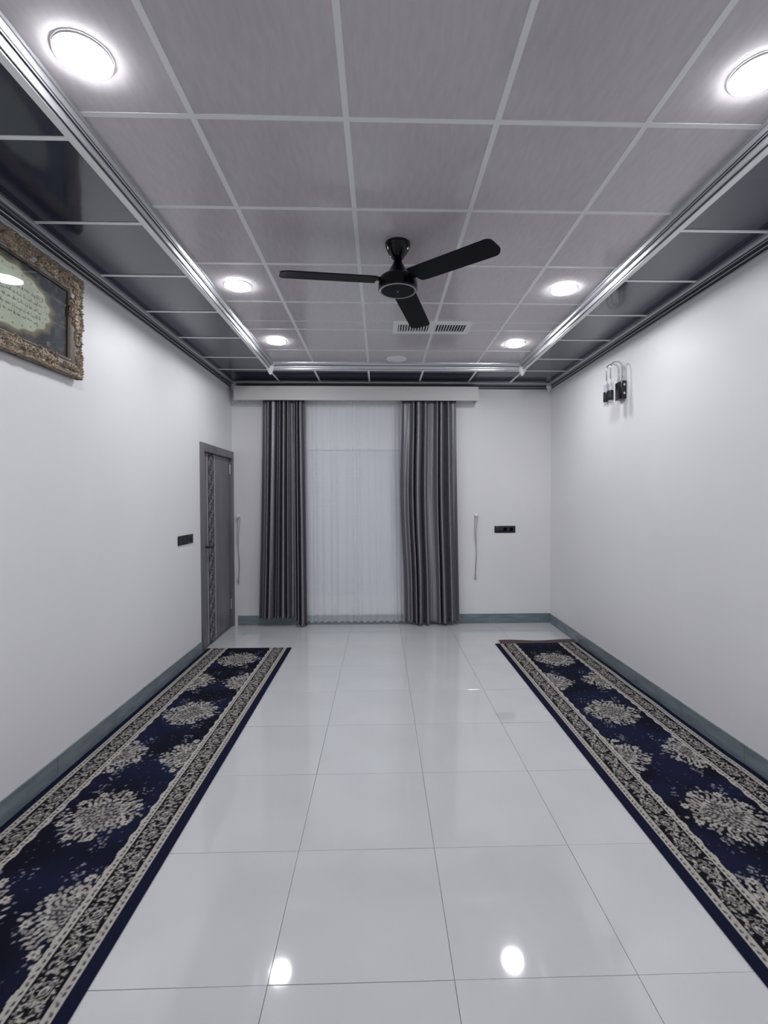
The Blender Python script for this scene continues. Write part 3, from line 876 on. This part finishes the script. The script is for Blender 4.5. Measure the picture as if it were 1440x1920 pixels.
for ca in (PW * .5, PW * .27, PW * .73):
    for cb in (.05, PH - .05): orn_zone(ca, cb, .07, .022, 40)
for cb in (PH * .5, PH * .66):
    for ca in (.05, PW - .05): orn_zone(ca, cb, .022, .045, 30)
lace_row = .006 * (np.sin(2 * PI * np.where(dA < dB, B, A) / .016) > 0) * ((d > .004) & (d < .018))
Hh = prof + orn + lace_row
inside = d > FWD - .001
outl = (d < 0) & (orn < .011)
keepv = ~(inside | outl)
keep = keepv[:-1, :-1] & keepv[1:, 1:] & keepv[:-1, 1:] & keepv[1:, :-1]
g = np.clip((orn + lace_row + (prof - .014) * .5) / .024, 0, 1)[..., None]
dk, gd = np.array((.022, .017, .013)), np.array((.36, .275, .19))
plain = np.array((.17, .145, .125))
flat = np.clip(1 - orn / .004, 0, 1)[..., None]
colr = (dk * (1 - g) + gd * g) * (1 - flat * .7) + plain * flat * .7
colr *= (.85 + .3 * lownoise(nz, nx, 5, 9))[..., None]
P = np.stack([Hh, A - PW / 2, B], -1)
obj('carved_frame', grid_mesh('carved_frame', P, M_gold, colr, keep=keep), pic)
mb = MB()
for a0, a1, b0, b1 in ((0, PW, 0, FWD), (0, PW, PH - FWD, PH), (0, FWD, FWD, PH - FWD), (PW - FWD, PW, FWD, PH - FWD)):
    mb.box(.002, .0155, a0 - PW / 2 + .002, a1 - PW / 2 - .002, b0 + .002, b1 - .002)
mb.box(.002, .005, FWD - PW / 2, PW / 2 - FWD, FWD, PH - FWD)
mb.build('backing_board', M_frame_back, pic)
# the print: navy and brown clouds, a cream oval field with lines of dark calligraphy
aw, ah = PW - 2 * FWD + .004, PH - 2 * FWD + .004
cv = Canvas(aw, ah, 0.0030)
n1 = lownoise(cv.ny, cv.nx, 22, 3)[..., None]; n2 = lownoise(cv.ny, cv.nx, 9, 4)[..., None]
Xn, Yn = np.meshgrid(cv.x, cv.y)
cv.C[:] = np.array((.030, .034, .055)) * (.6 + .8 * n1) + np.array((.11, .085, .06)) * np.clip(n2 * 1.5 - .75, 0, 1)
ox, oy, oa, ob = aw * .5, ah * .49, .305, .155
ang = np.arctan2((Yn - oy) / ob, (Xn - ox) / oa)
rad = np.sqrt(((Xn - ox) / oa) ** 2 + ((Yn - oy) / ob) ** 2) ** 1.0 * (1 + .03 * np.cos(ang * 16))
m = np.clip((1.17 - rad) / .16, 0, 1)[..., None]; cv.C = cv.C * (1 - m) + np.array((.25, .20, .13)) * (.7 + .6 * n2) * m
m = np.clip((1.0 - rad) / .04, 0, 1)[..., None]; cv.C = cv.C * (1 - m) + np.array((.55, .58, .47)) * (.9 + .2 * n1) * m
r = random.Random(12)
for k in range(14):                                      # pale blossoms on the ground
    cx_, cy_ = r.uniform(.02, aw - .02), r.uniform(.02, ah - .02)
    if ((cx_ - ox) / oa) ** 2 + ((cy_ - oy) / ob) ** 2 > 1.35:
        for q in range(5): cv.ell(cx_ + .008 * math.cos(q * 1.26), cy_ + .008 * math.sin(q * 1.26), .006, .005, q, (.24, .24, .26), .8)
for k in range(26):                                      # small florets inside the rim of the oval
    t_ = 2 * PI * k / 26
    cv.ell(ox + oa * .9 * math.cos(t_), oy + ob * .86 * math.sin(t_), .006, .005, 0, (.20, .22, .14), .8)
def script_line(y, x0, x1):
    x = x1
    while x > x0:
        L = r.uniform(.014, .040)
        cv.ell(x - L / 2, y + r.gauss(0, .002), L / 2, .0027, r.uniform(-.12, .12), (.07, .09, .08), .9)
        for _ in range(r.randint(1, 3)):
            cv.ell(x - r.uniform(0, L), y + r.uniform(.003, .011), .0022, r.uniform(.004, .009), r.uniform(-.4, .4), (.07, .09, .08), .85)
        if r.random() < .7: cv.ell(x - r.uniform(0, L), y - r.uniform(.005, .009), .0022, .0022, 0, (.07, .09, .08), .85)
        x -= L + .006
for k, yy in enumerate((.055, .020, -.015, -.050, -.082)):
    hw = oa * .80 * math.sqrt(max(.1, 1 - (yy / ob) ** 2))
    script_line(oy + yy, ox - hw, ox + hw)
cv.ell(ox + oa * .70, oy + .055, .036, .014, .1, (.10, .12, .10), .85, ring=.8)
P = np.stack([np.full_like(Xn, .0065), Xn - aw / 2, Yn + FWD - .002], -1)
obj('print', grid_mesh('print', P, M_art, cv.C), pic)
MB().box(.0085, .0105, -aw / 2, aw / 2, FWD - .002, FWD - .002 + ah).build('glass', M_pane, pic)
